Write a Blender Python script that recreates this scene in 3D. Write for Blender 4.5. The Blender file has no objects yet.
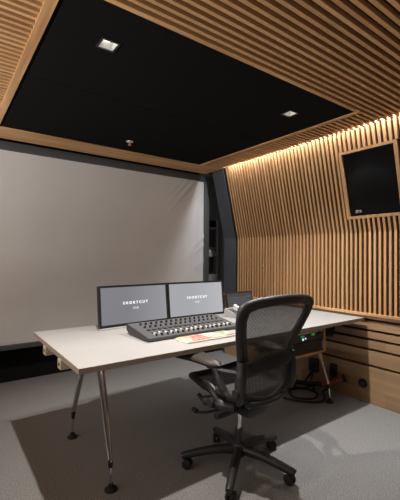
import bpy, bmesh, math, random
from mathutils import Vector, Matrix
random.seed(7)
S = bpy.context.scene
COL = S.collection
R = math.radians

# ------------------------------------------------------------------ materials
def mat(name, col, rough=.5, metal=0.0, spec=.5, emit=None, estr=0.0):
    m = bpy.data.materials.new(name); m.use_nodes = True
    b = m.node_tree.nodes['Principled BSDF']
    b.inputs['Base Color'].default_value = (*col, 1)
    b.inputs['Roughness'].default_value = rough
    b.inputs['Metallic'].default_value = metal
    b.inputs['Specular IOR Level'].default_value = spec
    if emit:
        b.inputs['Emission Color'].default_value = (*emit, 1)
        b.inputs['Emission Strength'].default_value = estr
    return m

def N(m, t, **k):
    n = m.node_tree.nodes.new(t)
    for a, v in k.items(): setattr(n, a, v)
    return n
def ln(m, a, b): m.node_tree.links.new(a, b)

def noisy(name, c0, c1, scale=(10, 10, 10), nscale=1.0, detail=4, rough=.6, bump=0.0, spec=.3, metal=0, p=(.3, .7)):
    """two tones mixed by stretched noise in the object's own coordinates"""
    m = mat(name, c0, rough, metal, spec); nt = m.node_tree; b = nt.nodes['Principled BSDF']
    tc = N(m, 'ShaderNodeTexCoord'); mp = N(m, 'ShaderNodeMapping'); mp.inputs['Scale'].default_value = scale
    ln(m, tc.outputs['Object'], mp.inputs['Vector'])
    ns = N(m, 'ShaderNodeTexNoise'); ns.inputs['Scale'].default_value = nscale; ns.inputs['Detail'].default_value = detail
    ln(m, mp.outputs[0], ns.inputs['Vector'])
    r = N(m, 'ShaderNodeValToRGB'); r.color_ramp.elements[0].position = p[0]; r.color_ramp.elements[1].position = p[1]
    r.color_ramp.elements[0].color = (*c0, 1); r.color_ramp.elements[1].color = (*c1, 1)
    ln(m, ns.outputs['Fac'], r.inputs[0]); ln(m, r.outputs[0], b.inputs['Base Color'])
    if bump:
        bp = N(m, 'ShaderNodeBump'); bp.inputs['Strength'].default_value = bump; bp.inputs['Distance'].default_value = .01
        ln(m, ns.outputs['Fac'], bp.inputs['Height']); ln(m, bp.outputs[0], b.inputs['Normal'])
    return m

def slatwood(name, c0, c1, axis, pitch, grain):
    """oak whose tone steps from slat to slat, plus a fine grain along the slat"""
    m = mat(name, c0, .5, 0, .35); nt = m.node_tree; b = nt.nodes['Principled BSDF']
    tc = N(m, 'ShaderNodeTexCoord'); sp = N(m, 'ShaderNodeSeparateXYZ'); ln(m, tc.outputs['Object'], sp.inputs[0])
    d = N(m, 'ShaderNodeMath', operation='DIVIDE'); d.inputs[1].default_value = pitch
    ln(m, sp.outputs[axis], d.inputs[0])
    f = N(m, 'ShaderNodeMath', operation='FLOOR'); ln(m, d.outputs[0], f.inputs[0])
    wn = N(m, 'ShaderNodeTexWhiteNoise', noise_dimensions='1D'); ln(m, f.outputs[0], wn.inputs['W'])
    mp = N(m, 'ShaderNodeMapping'); mp.inputs['Scale'].default_value = grain; ln(m, tc.outputs['Object'], mp.inputs['Vector'])
    ns = N(m, 'ShaderNodeTexNoise'); ns.inputs['Scale'].default_value = 1; ns.inputs['Detail'].default_value = 3
    ln(m, mp.outputs[0], ns.inputs['Vector'])
    a = N(m, 'ShaderNodeMath', operation='MULTIPLY_ADD'); a.inputs[1].default_value = .45
    ln(m, wn.outputs['Value'], a.inputs[0])
    a2 = N(m, 'ShaderNodeMath', operation='MULTIPLY'); a2.inputs[1].default_value = .6
    ln(m, ns.outputs['Fac'], a2.inputs[0]); ln(m, a2.outputs[0], a.inputs[2])
    mx = N(m, 'ShaderNodeMix', data_type='RGBA'); mx.inputs[6].default_value = (*c0, 1); mx.inputs[7].default_value = (*c1, 1)
    ln(m, a.outputs[0], mx.inputs[0]); ln(m, mx.outputs[2], b.inputs['Base Color'])
    return m

OAK0, OAK1 = (.32, .165, .070), (.56, .325, .150)
M = {}
M['slat_wall'] = slatwood('oak_wall_slats', (.27, .135, .056), (.46, .262, .120), 1, .0435, (60, 60, 3))
M['slat_ceil'] = slatwood('oak_ceiling_slats', OAK0, OAK1, 1, .046, (3, 60, 60))
M['oak_x'] = noisy('oak_board_x', OAK0, OAK1, (1.6, 26, 26), 1, 5, .5)
M['oak_y'] = noisy('oak_board_y', OAK0, OAK1, (26, 1.6, 26), 1, 5, .5)
M['felt'] = mat('brown_felt_backing', (.026, .0145, .007), .95, 0, .1)
M['black_panel'] = noisy('black_acoustic_cloth', (.0055, .0054, .0055), (.0078, .0076, .0076), (30, 30, 30), 2, 3, .95, 0, .04)
M['black'] = mat('matt_black', (.006, .006, .006), .8, 0, .15)
M['charcoal'] = noisy('charcoal_fabric', (.045, .050, .058), (.056, .061, .070), (40, 40, 40), 2, 3, .9, 0, .15)
M['greywall'] = noisy('grey_painted_wall', (.22, .22, .225), (.27, .27, .275), (3, 3, 3), 2, 3, .8, 0, .2)
M['plaster'] = mat('pale_plaster', (.30, .285, .27), .9, 0, .2)
M['carpet'] = noisy('grey_carpet', (.12, .118, .116), (.25, .246, .242), (1, 1, 1), 150, 3, .97, .08, .08, p=(.36, .64))
M['screen_cloth'] = noisy('projection_cloth', (.50, .490, .478), (.54, .53, .518), (2, 2, 2), 1, 2, .85, 0, .1)
M['screen_frame'] = mat('screen_frame_grey', (.055, .057, .060), .5, 0, .4)
M['laminate'] = noisy('pale_grey_laminate', (.29, .284, .278), (.32, .314, .308), (3, 3, 3), 1, 2, .42, 0, .4)
M['edge'] = mat('grey_brown_edge_band', (.26, .21, .17), .5)
M['beam'] = noisy('pale_beam_wood', (.36, .29, .22), (.46, .37, .29), (3, 40, 40), 1, 3, .6)
M['chrome'] = mat('polished_chrome', (.72, .72, .73), .14, 1)
M['dark_metal'] = mat('dark_metal', (.05, .05, .052), .35, .7)
M['plastic'] = mat('black_plastic', (.018, .018, .019), .42, 0, .45)
M['soft_black'] = mat('soft_black_vinyl', (.015, .0145, .014), .5, 0, .4)
M['armpad'] = mat('dark_brown_arm_pad', (.034, .026, .021), .5, 0, .35)
M['rubber'] = mat('black_rubber', (.012, .012, .012), .7, 0, .3)
M['grey_plastic'] = mat('graphite_console_shell', (.072, .072, .075), .5, 0, .4)
M['silver'] = mat('silver_plastic', (.42, .41, .40), .38, .3)
M['white_cap'] = mat('pale_fader_cap', (.62, .61, .58), .4)
M['keys_pale'] = mat('pale_keyboard_tray', (.62, .56, .50), .5)
M['bezel'] = mat('monitor_bezel_black', (.010, .010, .011), .3, 0, .5)
M['orange'] = mat('orange_cable_sleeve', (.22, .045, .022), .5)
M['brass'] = mat('sprinkler_brass', (.5, .24, .15), .4, .5)
M['white_mark'] = mat('pale_printed_mark', (.3, .3, .3), .5)
M['text'] = mat('white_screen_letters', (0, 0, 0), .5, 0, 0, (1, 1, 1), .95)
M['text_dim'] = mat('dim_screen_letters', (0, 0, 0), .5, 0, 0, (.9, .93, 1), .62)
M['led_green'] = mat('green_led', (0, .02, 0), .5, 0, .2, (.06, .8, .12), .20)
M['led_white'] = mat('white_blue_led', (.02, .02, .02), .5, 0, .2, (.65, .72, 1), 1.0)
M['lamp'] = mat('downlight_lens', (.1, .1, .1), .5, 0, .2, (1, .95, .86), 9.0)
M['led_strip'] = mat('led_strip', (.5, .5, .5), .5, 0, .2, (1, .93, .80), 2.5)
KEYC = [('red', (.40, .15, .13)), ('pink', (.50, .31, .30)), ('yellow', (.52, .40, .20)), ('cream', (.60, .52, .45)), ('green', (.20, .34, .16)), ('orange', (.50, .29, .17))]
for n, c in KEYC: M['key_' + n] = mat('keycap_' + n, c, .5)

# planked oak: a tone per board, boards run along Y, staggered joints
def plankwood():
    m = mat('oak_planks', OAK0, .5, 0, .35); b = m.node_tree.nodes['Principled BSDF']
    tc = N(m, 'ShaderNodeTexCoord'); mp = N(m, 'ShaderNodeMapping'); mp.inputs['Scale'].default_value = (9, 1.1, 22)
    ln(m, tc.outputs['Object'], mp.inputs['Vector'])
    ns = N(m, 'ShaderNodeTexNoise'); ns.inputs['Scale'].default_value = 1; ns.inputs['Detail'].default_value = 6; ns.inputs['Distortion'].default_value = .6
    ln(m, mp.outputs[0], ns.inputs['Vector'])
    sp = N(m, 'ShaderNodeSeparateXYZ'); ln(m, tc.outputs['Object'], sp.inputs[0])
    cb = N(m, 'ShaderNodeCombineXYZ'); ln(m, sp.outputs[1], cb.inputs[0]); ln(m, sp.outputs[2], cb.inputs[1])
    br = N(m, 'ShaderNodeTexBrick'); br.offset = .5; br.inputs['Scale'].default_value = 1
    br.inputs['Brick Width'].default_value = .43; br.inputs['Row Height'].default_value = .117; br.inputs['Mortar Size'].default_value = 0
    br.inputs['Color1'].default_value = (.25, .25, .25, 1); br.inputs['Color2'].default_value = (.8, .8, .8, 1)
    ln(m, cb.outputs[0], br.inputs['Vector'])
    ad = N(m, 'ShaderNodeMix', data_type='FLOAT'); ad.inputs[0].default_value = .5
    ln(m, br.outputs['Color'], ad.inputs[2]); ln(m, ns.outputs['Fac'], ad.inputs[3])
    r = N(m, 'ShaderNodeValToRGB'); r.color_ramp.elements[0].position = .3; r.color_ramp.elements[1].position = .72
    r.color_ramp.elements[0].color = (.22, .135, .075, 1); r.color_ramp.elements[1].color = (.40, .25, .135, 1)
    ln(m, ad.outputs[0], r.inputs[0]); ln(m, r.outputs[0], b.inputs['Base Color'])
    return m
M['planks'] = plankwood()

def mesh_cloth(name, col, opacity):
    """open-weave office chair mesh: partly see-through"""
    m = mat(name, col, .55, 0, .35); nt = m.node_tree; b = nt.nodes['Principled BSDF']
    out = nt.nodes['Material Output']; tr = N(m, 'ShaderNodeBsdfTransparent'); mx = N(m, 'ShaderNodeMixShader')
    tc = N(m, 'ShaderNodeTexCoord'); wv = N(m, 'ShaderNodeTexWave'); wv.bands_direction = 'X'; wv.inputs['Scale'].default_value = 34
    wv.inputs['Distortion'].default_value = .4
    ln(m, tc.outputs['Object'], wv.inputs['Vector'])
    mr = N(m, 'ShaderNodeMapRange'); mr.inputs['To Min'].default_value = opacity - .1; mr.inputs['To Max'].default_value = opacity + .12
    ln(m, wv.outputs['Fac'], mr.inputs['Value']); ln(m, mr.outputs[0], mx.inputs[0])
    ln(m, tr.outputs[0], mx.inputs[1]); ln(m, b.outputs[0], mx.inputs[2]); ln(m, mx.outputs[0], out.inputs['Surface'])
    return m
M['chair_mesh'] = mesh_cloth('chair_mesh_fabric', (.050, .049, .047), .86)

def screen_mat(name, c0, c1, e):
    m = mat(name, (.01, .01, .012), .35, 0, .4); b = m.node_tree.nodes['Principled BSDF']
    tc = N(m, 'ShaderNodeTexCoord'); mp = N(m, 'ShaderNodeMapping'); mp.inputs['Location'].default_value = (.15, 0, 0); mp.inputs['Scale'].default_value = (2.2, 1, 1.6)
    ln(m, tc.outputs['Object'], mp.inputs['Vector'])
    ns = N(m, 'ShaderNodeTexGradient'); ln(m, mp.outputs[0], ns.inputs['Vector'])
    r = N(m, 'ShaderNodeValToRGB'); r.color_ramp.elements[0].position = 0; r.color_ramp.elements[1].position = .9
    r.color_ramp.elements[0].color = (*c0, 1); r.color_ramp.elements[1].color = (*c1, 1)
    ln(m, ns.outputs['Fac'], r.inputs[0]); ln(m, r.outputs[0], b.inputs['Emission Color'])
    b.inputs['Emission Strength'].default_value = e
    return m
M['screen_a'] = screen_mat('monitor_picture_grey', (.155, .158, .172), (.245, .25, .262), 1.0)
M['screen_b'] = screen_mat('monitor_picture_pale', (.29, .295, .315), (.38, .385, .405), 1.0)
M['tablet_pic'] = mat('tablet_picture', (.01, .01, .01), .3, 0, .4, (.05, .055, .06), .6)

# ------------------------------------------------------------------ mesh building
class MB:
    def __init__(s): s.bm = bmesh.new(); s.mi = 0; s.mats = []
    def use(s, m):
        if m not in s.mats: s.mats.append(m)
        s.mi = s.mats.index(m); return s
    def _f(s, vs):
        try: f = s.bm.faces.new(vs); f.material_index = s.mi; return f
        except ValueError: return None
    def box(s, x0, x1, y0, y1, z0, z1, bev=0, mx=None):
        vs = [s.bm.verts.new((x, y, z)) for x in (x0, x1) for y in (y0, y1) for z in (z0, z1)]
        fs = [s._f([vs[i] for i in q]) for q in ((0, 1, 3, 2), (4, 6, 7, 5), (0, 4, 5, 1), (2, 3, 7, 6), (0, 2, 6, 4), (1, 5, 7, 3))]
        if bev:
            es = list({e for f in fs for e in f.edges})
            r = bmesh.ops.bevel(s.bm, geom=es, offset=bev, segments=2, profile=.6, affect='EDGES')
            for f in r['faces']: f.material_index = s.mi
            vs = list({v for f in r['faces'] for v in f.verts} | {v for v in vs if v.is_valid})
        if mx is not None:
            for v in vs: v.co = mx @ v.co
        return s
    def prism(s, poly, a, b, axis=1, mx=None):
        """poly: 2D outline, extruded from a to b along axis"""
        def pt(p, t):
            q = [p[0], p[1]]; q.insert(axis, t); return Vector(q)
        A = [s.bm.verts.new(pt(p, a)) for p in poly]; B = [s.bm.verts.new(pt(p, b)) for p in poly]
        if mx is not None:
            for v in A + B: v.co = mx @ v.co
        n = len(poly); s._f(A[::-1]); s._f(B)
        for i in range(n): s._f([A[i], A[(i + 1) % n], B[(i + 1) % n], B[i]])
        return s
    def tube(s, pts, rad, closed=False, n=10, flat=1.0, up=Vector((0, 0, 1))):
        pts = [Vector(p) for p in pts]; k = len(pts); rings = []
        if not hasattr(rad, '__len__'): rad = [rad] * k
        for i, p in enumerate(pts):
            a = pts[(i - 1) % k] if (closed or i) else p; b = pts[(i + 1) % k] if (closed or i < k - 1) else p
            t = (b - a).normalized()
            u = up if abs(t.dot(up)) < .98 else Vector((0, 1, 0)) if abs(t.y) < .9 else Vector((1, 0, 0))
            x = t.cross(u).normalized(); y = x.cross(t)
            rings.append([s.bm.verts.new(p + (x * math.cos(q) * flat + y * math.sin(q)) * rad[i]) for q in [2 * math.pi * j / n for j in range(n)]])
        for i in range(k if closed else k - 1):
            A, B = rings[i], rings[(i + 1) % k]
            for j in range(n): s._f([A[j], A[(j + 1) % n], B[(j + 1) % n], B[j]])
        if not closed: s._f(rings[0][::-1]); s._f(rings[-1])
        return s
    def lathe(s, prof, o=(0, 0, 0), ax=(0, 0, 1), n=24):
        """prof: (radius, height) pairs turned about ax through o"""
        o = Vector(o); q = Vector((0, 0, 1)).rotation_difference(Vector(ax).normalized())
        rings = []
        for r, h in prof:
            rings.append([s.bm.verts.new(o + q @ Vector((r * math.cos(t), r * math.sin(t), h))) for t in [2 * math.pi * j / n for j in range(n)]])
        for A, B in zip(rings, rings[1:]):
            for j in range(n): s._f([A[j], A[(j + 1) % n], B[(j + 1) % n], B[j]])
        s._f(rings[0][::-1]); s._f(rings[-1]); return s
    def grid(s, rows, thick=0):
        V = [[s.bm.verts.new(p) for p in r] for r in rows]
        for a, b in zip(V, V[1:]):
            for j in range(len(a) - 1): s._f([a[j], a[j + 1], b[j + 1], b[j]])
        return s
    def build(s, name, m=None, parent=None, loc=None, smooth=True, flip=True):
        if flip: bmesh.ops.recalc_face_normals(s.bm, faces=s.bm.faces[:])
        me = bpy.data.meshes.new(name); s.bm.to_mesh(me); s.bm.free()
        for k in (s.mats or [M[m] if isinstance(m, str) else m]): me.materials.append(M[k] if isinstance(k, str) else k)
        if smooth:
            me.shade_smooth(); me.set_sharp_from_angle(angle=R(38))
        o = bpy.data.objects.new(name, me); COL.objects.link(o)
        if parent: o.parent = parent
        if loc: o.location = loc
        return o

def thing(name, label, cat, loc=(0, 0, 0), rz=0, group=None):
    o = bpy.data.objects.new(name, None); COL.objects.link(o); o.empty_display_size = .05
    o.location = loc; o.rotation_euler = (0, 0, rz); o['label'] = label; o['category'] = cat
    if group: o['group'] = group
    return o
def tag(o, label, cat, group=None):
    o['label'] = label; o['category'] = cat
    if group: o['group'] = group
    return o
def struct(o, label=None, cat=None):
    o['kind'] = 'structure'
    if label: o['label'] = label; o['category'] = cat
    return o
def dup(root, loc, rz, label):
    r = root.copy(); COL.objects.link(r); r.location = loc; r.rotation_euler = (0, 0, rz); r['label'] = label
    for ch in list(root.children):
        c = ch.copy(); COL.objects.link(c); c.parent = r
        for g in list(ch.children):
            d = g.copy(); COL.objects.link(d); d.parent = c
    return r
def cr(pts, n=6, closed=False):
    """Catmull-Rom through points"""
    P = [Vector(p) for p in pts]; k = len(P); out = []
    for i in range(k if closed else k - 1):
        g = (lambda j: P[j % k]) if closed else (lambda j: P[max(0, min(k - 1, j))])
        a, b, c, d = g(i - 1), g(i), g(i + 1), g(i + 2)
        for j in range(n):
            t = j / n
            out.append(.5 * ((2 * b) + (c - a) * t + (2 * a - 5 * b + 4 * c - d) * t * t + (3 * b - a - 3 * c + d) * t ** 3))
    if not closed: out.append(P[-1])
    return out
def text(body, size, m, parent, loc, rot, name, extrude=.0008, bold=0.0, spacing=1.0):
    c = bpy.data.curves.new(name, 'FONT'); c.body = body; c.size = size; c.align_x = 'CENTER'; c.align_y = 'CENTER'
    c.extrude = extrude; c.offset = bold; c.space_character = spacing
    t = bpy.data.objects.new('tmp', c); COL.objects.link(t)
    me = bpy.data.meshes.new_from_object(t.evaluated_get(bpy.context.evaluated_depsgraph_get()))
    bpy.data.objects.remove(t); me.name = name; me.materials.clear(); me.materials.append(M[m])
    o = bpy.data.objects.new(name, me); COL.objects.link(o); o.parent = parent; o.location = loc; o.rotation_euler = rot
    return o

# ------------------------------------------------------------------ room
XW, XL, YB, YF, ZC = 3.055, -1.9, -1.9, 4.02, 2.34
YE = 3.36                      # far end of the wall slats
ZK = 1.505                      # where the wall starts to lean inward
LEAN = .2056 / .828
PX0, PX1, PY0, PY1 = .385, 2.445, 1.42, 3.36   # black ceiling panel
ZT = 2.44

b = MB(); b.box(XL - .1, 3.5, YB - .1, YF + .5, -.12, 0); struct(b.build('floor', 'carpet', smooth=False))

# right wall: planked dado, slatted wall above, leaning inward from 1.5 m up
b = MB()
b.use('felt')
b.box(3.09, 3.15, YB, 3.62, 0, .79)
b.prism([(3.060, .795), (3.15, .795), (3.15, ZK), (3.060, ZK)], YB, YE + .02)
tx = 3.085 - (ZT - ZK) * LEAN
SP = dict(y0=1.352, y1=1.80, z0=1.645, z1=2.185)   # speaker opening
def lean(x, z): return x - (z - ZK) * LEAN
def leanbox(x0, x1, y0, y1, z0, z1):
    b.prism([(lean(x0, z0), z0), (lean(x1, z0), z0), (lean(x1, z1), z1), (lean(x0, z1), z1)], y0, y1)
leanbox(3.060, 3.15, YB, SP['y0'], ZK, ZT); leanbox(3.060, 3.15, SP['y1'], YE + .02, ZK, ZT)
leanbox(3.060, 3.15, SP['y0'], SP['y1'], ZK, SP['z0']); leanbox(3.060, 3.15, SP['y0'], SP['y1'], SP['z1'], ZT)
b.use('planks')
gz = [0, .329, .47, .558, .635, .727, .79]
for i in range(6):
    z0 = gz[i] + (.011 if i else 0); z1 = gz[i + 1] - (.011 if i < 5 else 0)
    b.box(XW, 3.09, YB, 3.60, z0, z1)
b.use('slat_wall')
PW, PC = .0435, .046
k0 = math.ceil(YB / PW); k1 = int(YE / PW)
for k in range(k0, k1 + 1):
    y0 = k * PW + .011; y1 = y0 + .0200
    if y1 > YE: continue
    b.box(3.035, 3.061, y0, y1, .79, ZK)
    if y1 > SP['y0'] - .02 and y0 < SP['y1'] + .02:
        leanbox(3.035, 3.061, y0, y1, ZK, SP['z0'] - .02); leanbox(3.035, 3.061, y0, y1, SP['z1'] + .02, ZT)
    else: leanbox(3.035, 3.061, y0, y1, ZK, ZT)
struct(b.build('wall_right', smooth=False))
# charcoal return beyond the slats
b = MB(); b.use('charcoal')
b.prism([(3.035, .79), (3.15, .79), (3.15, ZK), (lean(3.15, ZT), ZT), (lean(3.035, ZT), ZT), (3.035, ZK)], YE + .02, 3.60)
b.use('greywall')
b.prism([(3.15, 3.60), (3.36, YF), (3.5, YF), (3.5, 3.60)], 0, 2.6, axis=2)
struct(b.build('wall_right', smooth=False))
b = MB(); b.box(3.015, 3.10, YB, 3.60, .768, .79, .003); struct(b.build('trim_1', 'oak_y', smooth=False))

# front wall behind the screen
b = MB(); b.box(XL - .1, 3.5, YF, YF + .1, 0, 2.6); struct(b.build('wall_front', 'black', smooth=False))
b = MB(); b.box(2.93, 3.5, YF - .006, YF, 0, 2.45); struct(b.build('wall_front', 'greywall', smooth=False))
b = MB(); b.box(XL - .1, XL, YB, YF, 0, 2.6); struct(b.build('wall_left', 'plaster', smooth=False))
b = MB(); b.box(XL - .1, 3.3, YB - .1, YB, 0, 2.6); struct(b.build('wall_back', 'plaster', smooth=False))

# ceiling
CX1 = 2.775
b = MB(); b.use('felt'); b.box(XL, PX0, YB, PY1, ZC + .027, ZC + .09); b.box(PX1, CX1 - .01, YB, PY1, ZC + .027, ZC + .09); b.box(PX0, PX1, YB, PY0, ZC + .027, ZC + .09)
b.use('black'); b.box(XL - .1, 3.5, YB - .1, YF + .1, 2.47, 2.6)
b.use('slat_ceil')
for k in range(math.ceil(YB / PC), int(PY1 / PC) + 1):
    y0 = k * PC + .012; y1 = y0 + .0195
    if y1 > PY1: continue
    if y1 > PY0 - .03:
        b.box(XL, PX0 - .04, y0, y1, ZC, ZC + .028); b.box(PX1 + .03, CX1, y0, y1, ZC, ZC + .028)
    else: b.box(XL, CX1, y0, y1, ZC, ZC + .028)
struct(b.build('ceiling', smooth=False))
b = MB()
HX = [(.675, 1.722), (2.092, 1.735)]; hw = .040
for x, y in HX:
    b.box(x - hw, x + hw, PY0, y - hw, ZC + .004, ZC + .05); b.box(x - hw, x + hw, y + hw, 2.30, ZC + .004, ZC + .05)
b.box(PX0, HX[0][0] - hw, PY0, 2.30, ZC + .004, ZC + .05); b.box(HX[0][0] + hw, HX[1][0] - hw, PY0, 2.30, ZC + .004, ZC + .05); b.box(HX[1][0] + hw, PX1, PY0, 2.30, ZC + .004, ZC + .05)
b.box(PX0, PX1, 2.304, PY1, ZC + .004, ZC + .05); b.box(PX0, PX1, 2.29, 2.32, ZC + .006, ZC + .05)
struct(b.build('ceiling', 'black_panel', smooth=False))
b = MB(); b.box(PX0 - .045, PX0, PY0 - .03, PY1, ZC - .004, ZC + .045); struct(b.build('trim_2', 'oak_y', smooth=False))
b = MB(); b.box(PX1, PX1 + .035, PY0 - .03, PY1, ZC - .004, ZC + .045); struct(b.build('trim_3', 'oak_y', smooth=False))
b = MB(); b.box(XL, CX1, PY1, 3.68, ZC - .002, ZC + .05); struct(b.build('trim_4', 'oak_x', smooth=False))
b = MB(); b.box(PX0, PX1, PY0 - .028, PY0, ZC - .002, ZC + .045); struct(b.build('trim_5', 'oak_x', smooth=False))

# LED strip in the slot between ceiling slats and leaning wall
t = thing('cove_light', 'warm LED strip hidden in the slot where slatted ceiling meets slatted wall', 'light', (2.785, .9, 2.40))
MB().box(-.006, .006, -.1, 2.4, .012, .03).build('aluminium_channel', 'silver', t, smooth=False)
MB().box(-.005, .005, -.1, 2.4, .009, .012).build('led_strip', 'led_strip', t, smooth=False)

# ------------------------------------------------------------------ projection screen
t = thing('projection_screen', 'large pale grey projection screen in a dark frame across the front wall', 'projection screen', (0, 3.8, 0))
SX0, SX1, SZ0, SZ1 = -1.15, 2.84, .42, 2.262
rows = []
nx, nz = 170, 90
for j in range(nz + 1):
    row = []
    for i in range(nx + 1):
        u, v = i / nx, j / nz
        x = SX0 + (SX1 - SX0) * u; z = SZ0 + (SZ1 - SZ0) * v
        y = 0
        dx, dz = SX1 - x, SZ1 - z
        # diagonal creases running out of the top right corner
        q = dx * .82 + dz * .57 - .42; w = dx * -.57 + dz * .82
        for off, amp, wd, L in ((.0, .012, .022, .35), (.10, .010, .020, .30), (.19, .008, .020, .26)):
            a = (dx - dz * .9) - .15 - off
            y += amp * math.exp(-(a / wd) ** 2) * math.exp(-((dz - .02) / L) ** 2)
        # sagging folds at the right edge, half way down
        for zc, s, amp, L in ((.72, 1.0, .010, .28), (.83, .8, .008, .22), (1.05, .6, .006, .25)):
            a = dz - zc - (dx * s)
            y += amp * math.exp(-(a / .03) ** 2) * math.exp(-(dx / L) ** 2)
        y += .003 * math.sin(dx * 60) * math.exp(-dx / .12)
        row.append((x, -y, z))
    rows.append(row)
MB().grid(rows).build('screen_cloth', 'screen_cloth', t)
b = MB()
b.box(SX0 - .08, SX1 + .075, -.03, .05, SZ1, SZ1 + .08, .006)
b.box(SX0 - .08, SX1 + .075, -.03, .05, SZ0 - .045, SZ0, .006)
b.box(SX1, SX1 + .075, -.03, .05, SZ0, SZ1, .006); b.box(SX0 - .08, SX0, -.03, .05, SZ0, SZ1, .006)
b.build('frame', 'screen_frame', t)
for x in (-.8, .9, 2.6): MB().box(x - .03, x + .03, .05, .221, SZ1 - .25, SZ1 - .19).build('wall_bracket', 'black', t)

# grey cabinet with slots, right of the screen
t = thing('loudspeaker', 'tall grey loudspeaker tower in the dark gap right of the projection screen', 'loudspeaker', (3.10, 3.93, 0))
x0, x1, y0, y1 = -.17, .098, 0, .088
b = MB(); b.use('greywall')
b.box(x0, x0 + .02, y0, y1, 0, 1.78); b.box(x1 - .02, x1, y0, y1, 0, 1.78)
b.box(x0 + .02, x1 - .02, y0, y1, 0, 1.02); b.box(x0 + .02, x1 - .02, y0, y1, 1.27, 1.33); b.box(x0 + .02, x1 - .02, y0, y1, 1.66, 1.68)
b.box(x0 + .02, x1 - .02, .05, y1, 1.02, 1.78)
b.build('cabinet', None, t, smooth=False)
MB().box(x0 + .02, x1 - .02, .03, .05, 1.68, 1.78).build('upper_vent', 'black', t)
MB().box(x0 + .055, x1 - .055, .03, .05, 1.035, 1.255).build('port', 'black', t)
b = MB(); b.box(x0 + .04, x1 - .04, .03, .05, 1.40, 1.64); b.build('driver_grille', 'plastic', t)
MB().prism([(x0 + .02, 1.33), (x1 - .04, 1.33), (x0 + .04, 1.39)], .0, .05).build('highlight_wedge', 'silver', t)  # silver wedge shaped to stand in for a triangular highlight

# ------------------------------------------------------------------ wall speaker
zc = SP['z0']; ang = math.atan(LEAN)
t = thing('wall_speaker', 'black flush-mounted loudspeaker framed by oak trim in the slatted right wall', 'loudspeaker', (lean(3.05, zc), SP['y0'], zc))
t.rotation_euler = (0, -ang, 0)
hh = (SP['z1'] - SP['z0']) / math.cos(ang); ww = SP['y1'] - SP['y0']
MB().box(.0, .02, .012, ww - .012, .012, hh - .012, .006).build('grille', 'black_panel', t)
MB().box(.015, .065, .004, ww - .004, .004, hh - .004).build('cabinet', 'black', t, smooth=False)
b = MB(); b.box(-.018, .03, -.026, 0, -.022, hh + .022); b.box(-.018, .03, ww, ww + .026, -.022, hh + .022)
b.box(-.018, .03, 0, ww, -.022, 0); b.box(-.018, .03, 0, ww, hh, hh + .022)
b.build('oak_surround', 'slat_wall', t, smooth=False)
b = MB()
b.tube([(-.0015, ww - .07 + .012 * math.cos(a), .04 + .011 * math.sin(a)) for a in [2 * math.pi * i / 14 for i in range(14)]], .003, closed=True, n=6, up=Vector((1, 0, 0)))
b.box(-.002, 0, ww - .074, ww - .066, .036, .044)
b.box(-.002, 0, ww - .108, ww - .102, .030, .052); b.box(-.002, 0, ww - .102, ww - .090, .030, .034); b.box(-.002, 0, ww - .102, ww - .090, .048, .052); b.box(-.002, 0, ww - .102, ww - .092, .039, .043)
b.build('badge', 'white_mark', t)

# ------------------------------------------------------------------ downlights + sprinkler
def downlight(x, y, label):
    t = thing('downlight', label, 'ceiling light', (x, y, ZC + .004), 0, 'square recessed downlights')
    b = MB(); a, c = .048, .038
    for (p, q, r_, s) in ((-a, a, -a, -c), (-a, a, c, a), (-a, -c, -c, c), (c, a, -c, c)): b.box(p, q, r_, s, -.004, .003)
    b.build('bezel', 'dark_metal', t)
    b = MB(); h = .045
    A = [(-c, -c), (c, -c), (c, c), (-c, c)]
    for i in range(4):
        (p, q), (r_, s) = A[i], A[(i + 1) % 4]
        b._f([b.bm.verts.new(v) for v in ((p, q, .0), (r_, s, .0), (r_ * .62, s * .62, h), (p * .62, q * .62, h))])
    b.build('reflector', 'silver', t, smooth=False)
    MB().box(-.0236, .0236, -.0236, .0236, .041, .045).build('lens', 'lamp', t)
    return t
LIGHTS = [((.675, 1.722), 'square recessed downlight in the black ceiling panel, left and nearer one'), ((2.092, 1.735), 'square recessed downlight in the black ceiling panel, right-hand one by its corner')]
d0 = None
for (x, y), lab in LIGHTS:
    d0 = downlight(x, y, lab) if d0 is None else dup(d0, (x, y, ZC + .004), 0, lab)
t = thing('sprinkler', 'small brass sprinkler head hanging from the black ceiling panel', 'sprinkler', (1.425, 3.07, ZC + .004))
MB().lathe([(.0, .0), (.032, .0), (.030, -.008), (.012, -.010), (0, -.010)], (0, 0, 0)).build('escutcheon', 'silver', t)
MB().lathe([(.0, .0), (.006, .0), (.006, -.02), (.016, -.024), (.016, -.028), (0, -.028)], (0, 0, -.009)).build('nozzle', 'brass', t)

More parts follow.
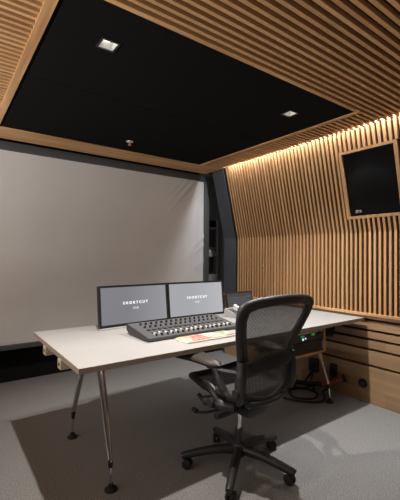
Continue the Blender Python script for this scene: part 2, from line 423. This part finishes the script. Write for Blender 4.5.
# ------------------------------------------------------------------ desk
TX0, TX1, TY0, TY1, TZ = .53, 3.01, 1.665, 2.635, .75
t = thing('desk', 'long pale grey desk on slanted chrome legs in front of the screen', 'desk', ((TX0 + TX1) / 2, (TY0 + TY1) / 2, 0))
ox, oy = (TX0 + TX1) / 2, (TY0 + TY1) / 2
def D(x, y, z): return (x - ox, y - oy, z)
hx, hy = (TX1 - TX0) / 2, (TY1 - TY0) / 2
tt = MB().box(-hx + .002, hx - .002, -hy + .002, hy - .002, TZ - .028, TZ, .0015).build('tabletop', 'laminate', t)
b = MB()
for q in ((-hx, hx, -hy, -hy + .003), (-hx, hx, hy - .003, hy), (-hx, -hx + .003, -hy + .003, hy - .003), (hx - .003, hx, -hy + .003, hy - .003)): b.box(*q, TZ - .028, TZ - .001)
b.build('edge_band', 'edge', tt, smooth=False)
for y in (1.98, 2.31):
    bb = MB().box(-hx - .004, hx - .30, y - oy - .03, y - oy + .03, TZ - .080, TZ - .028, .0008).build('support_beam', 'beam', t)
    MB().lathe([(0, 0), (.010, 0), (.010, .004), (0, .004)], (-hx - .006, y - oy, TZ - .055), (1, 0, 0), 12).build('bolt_hole', 'black', bb)
for X in (.775, 2.79):
    b = MB(); b.lathe([(0, 0), (.055, 0), (.06, .03), (.07, .045), (0, .045)], D(X - .0, 2.19, TZ - .073)); b.box(X - ox - .09, X - ox + .09, 2.19 - oy - .14, 2.19 - oy + .14, TZ - .036, TZ - .028)
    b.build('leg_head', 'chrome', t)
    for Y, yt in ((1.86, 2.03), (2.55, 2.33)):
        kz = .165 if Y > 2 else .15
        lo = Vector(D(X, Y, .03)); kn = Vector(D(X, Y + (.008 if Y < 2 else -.008), kz)); hd = Vector(D(X + ((-.01 if Y < 2 else .02) if X < 1 else -.05), yt, TZ - .05))
        b = MB(); b.tube([hd, kn.lerp(hd, .5), kn.lerp(hd, .02)], [.018, .016, .011], n=14, flat=1.3)
        leg = b.build('leg', 'chrome', t)
        MB().tube([kn.lerp(hd, .05), kn + Vector((0, 0, .0)), kn - Vector((0, 0, .03))], [.0145, .015, .011], n=12).build('ankle_joint', 'dark_metal', leg)
        MB().tube([kn - Vector((0, 0, .02)), lo], .008, n=12).build('lower_rod', 'chrome', leg)
        MB().lathe([(0, .0), (.034, .0), (.034, .007), (.016, .018), (.012, .036), (0, .036)], D(X, Y, .001), n=24).build('foot', 'rubber', leg)
MB().box(*[v for v in (1.345 - ox, 1.475 - ox, 1.76 - oy, 1.86 - oy)], TZ - .075, TZ - .028, .006).build('cable_clip', 'plastic', t)

# ------------------------------------------------------------------ monitors
def monitor(x, y, rz, label, scr, w=.582, h=.298, lean_=R(7)):
    t = thing('monitor', label, 'monitor', (x, y, TZ), rz, 'computer monitors on the desk')
    RX = Matrix.Rotation(-lean_, 4, 'X') 
    def bx(*a, bev=0): return MB().box(*a, bev=bev, mx=RX)
    z0 = .012
    bx(-w / 2, w / 2, 0, .028, z0, z0 + h, bev=.004).build('housing', 'bezel', t)
    b = MB(); e = .015
    for q in ((-w / 2, w / 2, z0, z0 + e + .004), (-w / 2, w / 2, z0 + h - e, z0 + h), (-w / 2, -w / 2 + e, z0 + e + .004, z0 + h - e), (w / 2 - e, w / 2, z0 + e + .004, z0 + h - e)):
        b.box(q[0], q[1], -.005, .001, q[2], q[3], mx=RX)
    b.build('bezel', 'bezel', t, smooth=False)
    p = bx(-w / 2 + e, w / 2 - e, -.0015, .001, z0 + e + .004, z0 + h - e).build('screen_panel', scr, t, smooth=False)
    rot = (R(90) - lean_, 0, 0)
    text('SHORTCUT', .0275, 'text', p, RX @ Vector((.0, -.004, z0 + h * .55)), rot, 'title_lettering', bold=.0008, spacing=1.68)
    text('DUB', .022, 'text_dim', p, RX @ Vector((.0, -.004, z0 + h * .415)), rot, 'subtitle_lettering', bold=.0005, spacing=1.1)
    # foot
    b = MB(); b.box(-.14, .14, .02, .16, 0, .008, .003); b.build('stand_base', 'silver', t)
    b = MB(); b.prism([(.06, .006), (.085, .006), (.07, .2), (.035, .2)], -.04, .04, axis=0); b.build('stand_arm', 'silver', t)
    MB().box(-w / 2, w / 2, -.012, .02, .0, .013, .003).build('chin', 'silver', t)
    return t
monitor(1.20, 2.43, R(3.5), 'left of the two monitors on the desk, showing white SHORTCUT lettering on darker grey', 'screen_a')
monitor(1.788, 2.455, R(0), 'right of the two monitors on the desk, showing white SHORTCUT lettering on paler grey', 'screen_b')

# ------------------------------------------------------------------ mixing console
t = thing('mixing_console', 'dark grey fader mixing console on the desk before the two monitors', 'mixing console', (1.395, 2.075, TZ), R(.5))
W2, H2 = .365, .15
prof = [(-H2, .008), (-H2, .024), (-.02, .044), (H2, .066), (H2, .030), (H2 - .03, .012), (-H2 + .04, .006)]
MB().prism(prof, -W2, W2, axis=0).build('body', 'grey_plastic', t, smooth=False)
for q in (-1, 1): MB().prism([(y_, z_ + .001 if z_ > .02 else z_) for y_, z_ in prof], q * W2, q * (W2 + .006), axis=0).build('side_cheek', 'plastic', t, smooth=False)
for x in (-.3, .3):
    for y in (-.10, .10): MB().lathe([(0, 0), (.014, 0), (.014, .012), (0, .012)], (x, y, 0), n=12).build('foot', 'rubber', t)
def surf(y): return .024 + (y + H2) / (H2 - .02) * .020 if y < -.02 else .044 + (y + .02) / (H2 + .02) * .022
for i in range(16):
    x = -W2 + .07 + i * .0405
    MB().box(x - .0015, x + .0015, -.13, -.05, surf(-.13) - .010, surf(-.05) + .0008).build('fader_slot', 'black', t)
    y = -.098 + .006 * math.sin(i * 1.7)
    b = MB(); z = surf(y); b.prism([(y - .010, z - .001), (y + .010, z - .001), (y + .008, z + .012), (y, z + .009), (y - .008, z + .012)], x - .0055, x + .0055, axis=0)
    b.build('fader_cap', 'white_cap', t)
    for k, yy in enumerate((.035, .095)):
        z = surf(yy)
        MB().lathe([(0, 0), (.008, 0), (.0072, .014), (.005, .016), (0, .016)], (x, yy, z - .001), n=14).build('knob', 'rubber' if k else 'bezel', t)
for i in range(16):
    x = -W2 + .07 + i * .0405
    MB().box(x - .011, x + .011, -.030, .004, surf(-.03) - .004, surf(.004) + .001, .0008).build('channel_display', 'bezel', t)

# colour-coded keyboard
t = thing('keyboard', 'flat pale editing keyboard with red, pink and yellow keys by the front desk edge', 'keyboard', (1.40, 1.825, TZ), R(-.3))
MB().box(-.198, .198, -.068, .068, 0, .012, .003).build('key_tray', 'keys_pale', t)
order = {}
rr = random.Random(3)
KS = {n: MB() for n, _ in KEYC}
for r_ in range(5):
    for c in range(20):
        x = -.191 + c * .0192; y = -.061 + r_ * .0248
        if c < 3: n = rr.choice(['yellow', 'cream', 'orange', 'yellow'])
        elif c < 9: n = rr.choice(['red', 'pink', 'pink', 'red', 'orange'])
        elif c < 14: n = rr.choice(['cream', 'cream', 'cream', 'pink'])
        else: n = rr.choice(['pink', 'red', 'cream', 'green', 'cream'])
        if r_ == 4 and c > 13: n = rr.choice(['yellow', 'green', 'yellow'])
        k = MB().box(x, x + .0168, y, y + .0222, .011, .017, .0015).build('key', 'key_' + n, t)

# tablet and small keypad at the back of the desk
t = thing('tablet', 'dark tablet display propped up beside the right monitor behind the chair', 'tablet', (2.30, 2.47, TZ), R(-2))
RX = Matrix.Translation((0, 0, .022)) @ Matrix.Rotation(-R(14), 4, 'X')
MB().box(-.165, .165, 0, .012, 0, .175, .004, mx=RX).build('housing', 'bezel', t)
p = MB().box(-.150, .150, -.002, .001, .012, .160, mx=RX).build('display', 'tablet_pic', t, smooth=False)
b = MB()
for i in range(7): b.box(-.14, .14 - .03 * (i % 3), -.0035, -.0015, .024 + i * .016, .028 + i * .016, mx=RX)
b.box(.09, .13, -.0035, -.0015, .133, .137, mx=RX)
b.build('display_lines', mat('display_line_grey', (.0, .0, .0), .5, 0, .1, (.16, .17, .18), .7), p, smooth=False)
b = MB(); b.box(-.09, .09, -.02, .09, 0, .012, .003); b.prism([(.025, .01), (.07, .01), (.05, .12), (.035, .12)], -.04, .04, axis=0); b.build('stand', 'silver', t)
t = thing('desk_phone', 'silver desk phone with a slanted keypad between right monitor and tablet', 'phone', (2.075, 2.30, TZ), R(8))
MB().prism([(-.085, 0), (-.085, .015), (.07, .075), (.085, .07), (.085, 0)], -.055, .085, axis=0).build('body', 'silver', t)
sl = math.atan2(.06, .155)
RK = Matrix.Translation((0, -.085, .015)) @ Matrix.Rotation(sl, 4, 'X')
for i in range(3):
    for j in range(5):
        MB().box(-.045 + i * .024, -.028 + i * .024, .045 + j * .022, .060 + j * .022, 0, .004, .001, mx=RK).build('key', 'plastic', t)
MB().tube(cr([(.065, -.085, .035), (.067, -.06, .045), (.067, .02, .07), (.065, .07, .088)], 5), [.016] * 3 + [.011] * 10 + [.015] * 3, n=10).build('handset', 'white_cap', t)

# ------------------------------------------------------------------ rack under the desk
t = thing('rack_cabinet', 'open oak rack case hanging under the right end of the desk', 'rack case', (2.405, 1.80, TZ - .03))
w, h, d = .235, .24, .36
b = MB(); b.box(-w, -w + .018, 0, d, -h, 0); b.box(w - .018, w, 0, d, -h, 0); b.box(-w + .018, w - .018, 0, d, -h, -h + .018); b.box(-w + .018, w - .018, 0, d, -.018, 0)
b.build('oak_case', 'oak_x', t, smooth=False)
MB().box(-w + .018, w - .018, d - .012, d, -h + .018, -.018).build('back_panel', 'black', t)
t = thing('audio_interface', 'upper rack unit in the oak case, with green meters and a bright white light', 'audio equipment', (2.405, 1.80, TZ - .03))
iw = w - .021
MB().box(-iw, iw, .012, .28, -.125, -.024, .002).build('chassis', 'plastic', t)
MB().box(-iw + .004, iw - .004, .010, .0125, -.064, -.026).build('faceplate', 'silver', t)
for i in range(14): MB().box(-.19 + i * .028, -.175 + i * .028, .004, .012, -.05, -.031, .001).build('button', 'bezel', t)
MB().box(-.08, -.035, .009, .012, -.086, -.074).build('level_meter', 'led_green', t)
MB().box(.06, .10, .009, .012, -.086, -.070).build('level_meter', 'led_green', t)
MB().lathe([(0, 0), (.009, 0), (.009, .004), (0, .004)], (-.05, .008, -.105), (0, 1, 0), 14).build('indicator_light', 'led_white', t)
MB().lathe([(0, 0), (.006, 0), (.006, .004), (0, .004)], (-.018, .008, -.100), (0, 1, 0), 12).build('indicator_light', 'led_white', t)
MB().lathe([(0, 0), (.013, 0), (.016, .018), (0, .018)], (.155, -.006, -.075), (0, 1, 0), 16).build('volume_knob', 'bezel', t)
t = thing('power_amplifier', 'slim rack unit with silver ribbed front, lower one in the oak case', 'audio equipment', (2.405, 1.80, TZ - .03))
MB().box(-iw, iw, .012, .28, -.219, -.13, .002).build('chassis', 'plastic', t)
for i in range(4): MB().box(-iw + .01, iw - .01, .006, .012, -.150 - i * .019, -.142 - i * .019, .001).build('rib', 'dark_metal', t)
for x in (-.2, .195): MB().box(x, x + .006, -.004, .012, -.21, -.14).build('handle', 'silver', t)

# coil of cable under the desk's right end
def tagged_tube(name, label, cat, pts, r, m, base=None, closed=False, n=8, seg=6):
    base = Vector(base if base else pts[0])
    o = MB().tube(cr([Vector(p) - base for p in pts], seg, closed), r, closed=closed, n=n).build(name, m, None, base)
    return tag(o, label, cat)
pts = []
for i in range(46):
    a = i * 2 * math.pi / 11; rr_ = .052 + .012 * math.sin(i * 1.3)
    pts.append((2.86 + rr_ * math.cos(a), 1.92 + .03 * math.sin(i * .9), .635 + rr_ * 1.15 * math.sin(a)))
tagged_tube('cable_coil', 'bundled coil of black cable hanging beneath the right corner of the desk', 'cable', pts, .009, 'rubber', (2.86, 1.92, .722), seg=3)

# sockets and cables by the wall
def wallbox(y, z, w_, h_, label):
    t = thing('wall_socket', label, 'socket', (XW, y, z), 0, 'black sockets low on the planked wall')
    MB().box(-.035, 0, -w_ / 2, w_ / 2, -h_ / 2, h_ / 2, .005).build('box', 'plastic', t)
    MB().box(-.045, -.035, -w_ * .3, w_ * .3, -h_ * .3, h_ * .3, .003).build('plug', 'rubber', t)
    return t
wallbox(2.205, .20, .10, .13, 'black double socket box low on the planked wall, farther from the desk leg')
wallbox(1.985, .20, .07, .12, 'black socket box low on the planked wall, right behind the chrome desk leg')
t = thing('cable_port', 'round black cable port in the planked wall right of the desk leg', 'cable port', (XW, 1.70, .162))
MB().lathe([(0, 0), (.034, 0), (.040, -.004), (.040, -.012), (.024, -.016), (0, -.016)], (0, 0, 0), (1, 0, 0), 24).build('ring', 'rubber', t)
MB().tube([(-.01, 0, 0), (-.035, -.01, -.012)], .018, n=12).build('plug', 'plastic', t)
t = thing('cable_hose', 'thick black hose with an orange middle bending from the wall to the floor', 'hose', (XW, 1.86, .165))
hp = cr([(-.03, .0, .0), (-.07, .03, -.02), (-.12, .10, -.055), (-.17, .20, -.08), (-.22, .34, -.10), (-.30, .50, -.12), (-.42, .62, -.138)], 8)
MB().tube(hp[:6], [.034, .034, .032, .026, .024, .022], n=14).build('end_collar', 'rubber', t)
MB().tube(hp[5:22], .021, n=12).build('orange_sleeve', 'orange', t)
MB().tube(hp[21:], .021, n=12).build('hose', 'rubber', t)
CB = [
 ([(3.02, 2.20, .17), (2.98, 2.20, .06), (2.90, 2.18, .012), (2.72, 2.24, .010), (2.60, 2.10, .010), (2.72, 1.98, .010), (2.86, 2.04, .010), (2.84, 2.18, .016), (2.64, 2.30, .020)], 'black cable looping on the floor left of the right front desk leg'),
 ([(3.02, 1.99, .16), (2.99, 2.0, .05), (2.92, 2.02, .010), (2.84, 1.94, .010), (2.72, 1.90, .010), (2.58, 2.00, .010), (2.52, 2.16, .010), (2.62, 2.30, .010), (2.80, 2.33, .010)], 'thin black cable from the nearer socket curling along the floor'),
 ([(2.40, 2.08, .48), (2.42, 2.22, .30), (2.46, 2.30, .06), (2.56, 2.36, .012), (2.75, 2.42, .012), (2.90, 2.40, .012), (3.0, 2.30, .012), (3.01, 2.215, .13)], 'black cable dropping out of the rack case to the far socket'),
 ([(2.25, 2.08, .50), (2.24, 2.24, .28), (2.27, 2.30, .03), (2.38, 2.26, .012), (2.50, 2.22, .012), (2.58, 2.36, .03), (2.74, 2.50, .012), (2.90, 2.52, .012)], 'black cable running down behind the chair back and along the floor'),
 ([(2.34, 2.42, .012), (2.44, 2.30, .012), (2.55, 2.40, .030), (2.66, 2.34, .034), (2.75, 2.22, .030), (2.86, 2.28, .034), (2.92, 2.12, .030), (2.88, 2.10, .012)], 'knotted black cable bundle lying beneath the rack case'),
]
for p, lab in CB: tagged_tube('cable', lab, 'cable', p, .010, 'rubber')

# ------------------------------------------------------------------ office chair
CX, CY, HD = 1.488, 1.613, R(2)
t = thing('office_chair', 'black mesh office chair with five-star base rolled up to the desk', 'office chair', (CX, CY, 0), HD)
SO = 0.0                                   # seat carried slightly left of the column axis
# base
b = MB(); b.lathe([(0, .075), (.038, .075), (.045, .09), (.045, .135), (.032, .15), (0, .15)])
hub = b.build('base_hub', 'plastic', t)
ANG = [R(a) - HD for a in (-68, 3, 76, 146, 219)]
for a in ANG:
    ca, sa = math.cos(a), math.sin(a)
    pts = [(.03 * ca, .03 * sa, .112), (.12 * ca, .12 * sa, .112), (.22 * ca, .22 * sa, .098), (.32 * ca, .32 * sa, .078), (.345 * ca, .345 * sa, .07)]
    MB().tube(cr(pts, 4), [.030 - .011 * i / 16 for i in range(17)], n=12, flat=1.0).build('spoke', 'soft_black', t)
    cp = Vector((.325 * ca, .325 * sa, 0)); tr = a + R(70)
    ax = Vector((math.cos(tr), math.sin(tr), 0)); fw = Vector((-ax.y, ax.x, 0))
    c = MB().tube([cp + Vector((0, 0, .075)), cp + Vector((0, 0, .05)), cp + fw * .012 + Vector((0, 0, .045))], [.010, .014, .018], n=10)
    cs = c.build('caster', 'plastic', t)
    for sgn in (-1, 1):
        MB().lathe([(0, -.009), (.022, -.009), (.0285, -.006), (.0285, .006), (.022, .009), (0, .009)], cp + fw * .014 + ax * .014 * sgn + Vector((0, 0, .0290)), ax, 20).build('wheel', 'rubber', cs)
b = MB(); b.lathe([(0, .13), (.026, .13), (.026, .23), (.022, .235), (0, .235)]); b.build('column_sleeve', 'dark_metal', t)
MB().lathe([(0, .2), (.0145, .2), (.0145, .40), (0, .40)]).build('gas_column', 'chrome', t)
# mechanism
b = MB(); b.box(SO - .085, SO + .085, -.16, .10, .365, .425, .015); b.box(SO - .09, SO + .09, -.12, .08, .425, .49, .02)
b.tube([(SO - .23, -.05, .385), (SO + .23, -.05, .385)], .020, n=12)
b.tube([(SO - .14, .05, .37), (SO + .14, .05, .37)], .018, n=12)
b.build('tilt_mechanism', 'plastic', t)
for sgn in (-1, 1):
    b = MB(); b.tube(cr([(SO + sgn * .12, .03, .375), (SO + sgn * .19, .05, .365), (SO + sgn * .235, .09, .36), (SO + sgn * .25, .13, .365)], 4), .008, n=8)
    b.lathe([(0, -.02), (.014, -.02), (.014, .02), (0, .02)], (SO + sgn * .245, .12, .364), (0, 1, 0), 12)
    b.build('adjustment_lever', 'rubber', t)
# seat: a closed frame with mesh
so = []
for i in range(28):
    a = 2 * math.pi * i / 28; c, s = math.cos(a), math.sin(a)
    x = .245 * math.copysign(abs(c) ** .55, c); y = .05 + .225 * math.copysign(abs(s) ** .6, s)
    z = .455 - (.05 * max(0, (y - .12) / .15) ** 2) + .012 * abs(c)
    so.append((SO + x, y - .02, z + .062 + max(0, y - .05) * .22))
MB().tube(so, .019, closed=True, n=10).build('seat_frame', 'soft_black', t)
rows = []
for i in range(13):
    v = -.165 + .43 * i / 12; row = []
    wv_ = .235 * (1 - (abs((v - .05) / .245)) ** 3.2) ** .4 if abs((v - .05) / .245) < 1 else .05
    for j in range(17):
        u = -1 + 2 * j / 16
        row.append((SO + u * wv_, v - .02, .514 + max(0, v - .05) * .22 - .022 * (1 - u * u) * (1 - ((v - .05) / .23) ** 2) - (.05 * max(0, (v - .12) / .15) ** 2)))
    rows.append(row)
MB().grid(rows).build('seat_mesh', 'chair_mesh', t)
# back
BK = [(.500, .150, -.195, -.225), (.525, .192, -.200, -.232), (.56, .203, -.203, -.238), (.62, .206, -.205, -.240), (.70, .202, -.208, -.232), (.76, .212, -.218, -.232), (.82, .236, -.236, -.255),
      (.89, .264, -.262, -.288), (.95, .284, -.283, -.315), (.995, .288, -.298, -.330), (1.025, .268, -.308, -.338), (1.042, .20, -.318, -.342)]
def bk(i, u):
    z, w_, ve, vc = BK[i]; arch = 0
    if i == len(BK) - 1: arch = .012 * (1 - u * u)
    if i == 0: arch = -.028 * (1 - u * u)
    return Vector((SO + w_ * u, vc + (ve - vc) * u * u, z + arch))
loop = [bk(i, -1) for i in range(len(BK))] + [bk(-1 % len(BK), u) for u in (-.6, -.2, .2, .6)] + [bk(i, 1) for i in range(len(BK) - 1, -1, -1)] + [bk(0, u) for u in (.5, 0, -.5)]
lp = cr(loop, 4, True)
rad = []
for p in lp:
    e = abs(p.x - SO)
    rad.append(.0185 + (.005 if p.z < .68 else 0) * (e > .15) + (.004 if p.z > 1.0 else 0))
b = MB(); b.tube(lp, rad, closed=True, n=12)
def inset(p):
    k = .905 - .05 * math.exp(-((p.z - .70) / .12) ** 2)
    return Vector((SO + (p.x - SO) * k, p.y - .002, .745 + (p.z - .745) * .955))
b.tube([inset(p) for p in lp], .019, closed=True, n=10)
b.build('back_frame', 'soft_black', t)
rows = []
for i in range(len(BK)):
    rows.append([bk(i, u / 8) for u in range(-8, 9)])
# refine rows vertically
fine = []
cols = [cr([rows[i][j] for i in range(len(BK))], 3) for j in range(17)]
for k in range(len(cols[0])): fine.append([cols[j][k] for j in range(17)])
MB().grid(fine).build('back_mesh', 'chair_mesh', t)
# lumbar pad
b = MB(); 
rows = []
for i in range(9):
    ph = -math.pi / 2 + math.pi * i / 8
    rows.append([(SO + .0 + .165 * math.copysign(abs(math.cos(th)) ** .7, math.cos(th)) * math.cos(ph), -.262 + .020 * math.sin(ph), .705 + .052 * math.copysign(abs(math.sin(th)) ** .85, math.sin(th)) * math.cos(ph)) for th in [2 * math.pi * j / 28 for j in range(29)]])
b.grid(rows); bmesh.ops.remove_doubles(b.bm, verts=b.bm.verts[:], dist=.0005)
b.build('lumbar_pad', 'rubber', t)
MB().tube(cr([(SO - .205, -.215, .71), (SO - .15, -.245, .71), (SO + .0, -.262, .71), (SO + .15, -.245, .71), (SO + .205, -.215, .71)], 5), .010, n=8, flat=.6).build('lumbar_strap', 'plastic', t)
# rear carrier: spine yoke and uprights that hold back and arms
for sgn in (-1, 1):
    b = MB()
    b.tube(cr([(SO + sgn * .205, -.205, .505), (SO + sgn * .216, -.222, .55), (SO + sgn * .218, -.225, .64), (SO + sgn * .214, -.225, .72)], 5), [.026] * 12 + [.022] * 4, n=10, flat=.8)
    b.tube(cr([(SO + sgn * .08, -.08, .44), (SO + sgn * .16, -.15, .475), (SO + sgn * .205, -.20, .525)], 5), .020, n=10)
    up = b.build('back_upright', 'plastic', t)
    MB().lathe([(0, -.018), (.022, -.018), (.026, 0), (.022, .018), (0, .018)], (SO + sgn * .228, -.215, .56), (1, 0, 0), 14).build('arm_knob', 'rubber', up)
    # arm
    b = MB()
    ax_ = SO + sgn * .262
    b.tube(cr([(SO + sgn * .212, -.20, .53), (ax_ - sgn * .02, -.17, .535), (ax_ - sgn * .008, -.14, .56), (ax_ + sgn * .002, -.11, .61), (ax_ + sgn * .004, -.085, .665)], 5), [.021] * 10 + [.024] * 11, n=10, flat=.8)
    b.tube(cr([(SO + sgn * .218, -.225, .665), (ax_, -.12, .665), (ax_ + sgn * .008, -.02, .665)], 5), .011, n=8)
    b.build('arm_bracket', 'plastic', t)
    b = MB(); X_ = SO + sgn * .238
    b.tube(cr([(X_ - sgn * .03, -.17, .47), (X_, -.12, .475), (X_, -.04, .465), (X_, .03, .45)], 4), [.026] * 4 + [.033] * 6 + [.028] * 3, n=12)
    b.tube(cr([(X_, -.10, .47), (X_ + sgn * .012, -.04, .535), (X_ + sgn * .008, .04, .55)], 4), [.026] * 4 + [.024] * 3 + [.018] * 2, n=12)
    mt = b.build('arm_mount', 'plastic', t)
    MB().lathe([(0, -.02), (.024, -.02), (.030, 0), (.024, .02), (0, .02)], (X_ + sgn * .03, -.06, .475), (1, 0, 0), 16).build('recline_dial', 'rubber', mt)
    MB().tube(cr([(X_, .02, .45), (X_, .055, .445), (X_ + sgn * .01, .09, .47)], 4), .012, n=8).build('recline_paddle', 'rubber', mt)
    rows = []
    for i in range(15):
        q = i / 14; v = -.125 + .405 * q
        hw = .049 * (1 - abs(2 * q - 1) ** 4) ** .5 * (1.0 - .10 * q) + .002
        cx_ = ax_ + sgn * (.004 + .022 * q)
        zc_ = .688 + .020 * math.sin(math.pi * min(1, q * 1.05)) * .4 - .018 * q * q
        rows.append([(cx_ + hw * math.cos(a), v, zc_ + .025 * (math.sin(a)) * (1 - abs(2 * q - 1) ** 6) ** .5) for a in [2 * math.pi * j / 16 for j in range(17)]])
    b = MB(); b.grid(rows); bmesh.ops.remove_doubles(b.bm, verts=b.bm.verts[:], dist=.0003)
    b.build('arm_pad', 'armpad', t)
MB().tube(cr([bk(0, -1) + Vector((0, 0, -.02)), Vector((SO - .1, -.235, .478)), Vector((SO, -.24, .472)), Vector((SO + .1, -.235, .478)), bk(0, 1) + Vector((0, 0, -.02))], 5), .015, n=10).build('lower_cross_bar', 'plastic', t)

# ------------------------------------------------------------------ lights
def lamp(kind, name, loc, energy, col, rot=(0, 0, 0), **k):
    l = bpy.data.lights.new(name, kind); l.energy = energy; l.color = col
    for a, v in k.items(): setattr(l, a, v)
    o = bpy.data.objects.new(name, l); COL.objects.link(o); o.location = loc; o.rotation_euler = rot
    return o
lamp('SPOT', 'downlight_beam', (.675, 1.722, ZC - .012), 165, (1, .93, .86), spot_size=R(118), spot_blend=1, shadow_soft_size=.02)
lamp('SPOT', 'downlight_beam', (2.092, 1.735, ZC - .012), 165, (1, .98, .96), spot_size=R(122), spot_blend=1, shadow_soft_size=.02)
lamp('AREA', 'cove_beam', (2.795, 2.15, 2.405), 26, (.95, .98, 1), (0, R(-6), 0), shape='RECTANGLE', size=.02, size_y=2.2)
for x in (.2, 2.1):
    lamp('SPOT', 'rear_fill_spot', (x, -.6, ZC - .012), 11, (1, .97, .95), spot_size=R(130), spot_blend=.9, shadow_soft_size=.10)  # added fill from behind the camera, no fixture modelled
lamp('AREA', 'rear_fill_area', (.5, -1.75, 1.70), 8, (1, .96, .92), (R(138), 0, 0), shape='RECTANGLE', size=4.2, size_y=.12)  # unseen soft fill added at the rear, aimed up to brighten the ceiling
lamp('AREA', 'left_fill_area', (-1.75, 1.9, 1.50), 90, (1, .96, .92), (0, R(-130), 0), spread=R(155), shape='RECTANGLE', size=.12, size_y=3.2)  # added fill without a fixture, lifts ceiling and screen from the left
w = bpy.data.worlds.new('World'); S.world = w; w.use_nodes = True
w.node_tree.nodes['Background'].inputs[0].default_value = (.5, .5, .52, 1); w.node_tree.nodes['Background'].inputs[1].default_value = .02

# ------------------------------------------------------------------ camera
cam = bpy.data.cameras.new('Camera'); co = bpy.data.objects.new('Camera', cam); COL.objects.link(co)
yaw, pit, rol = R(36.25), R(.9), R(.47)
F = Vector((math.sin(yaw) * math.cos(pit), math.cos(yaw) * math.cos(pit), math.sin(pit)))
r = Vector((math.cos(yaw), -math.sin(yaw), 0)); u = r.cross(F)
r, u = r * math.cos(rol) + u * math.sin(rol), -r * math.sin(rol) + u * math.cos(rol)
mw = Matrix(((r.x, u.x, -F.x, 0), (r.y, u.y, -F.y, 0), (r.z, u.z, -F.z, 1.28), (0, 0, 0, 1)))
co.matrix_world = mw
cam.sensor_fit = 'HORIZONTAL'; cam.sensor_width = 36; cam.lens = 36 * 356 / 400; cam.clip_start = .02
S.camera = co
S.view_settings.view_transform = 'Standard'; S.view_settings.look = 'None'; S.view_settings.gamma = 1; S.view_settings.use_curve_mapping = False
S.view_settings.exposure = 0.3
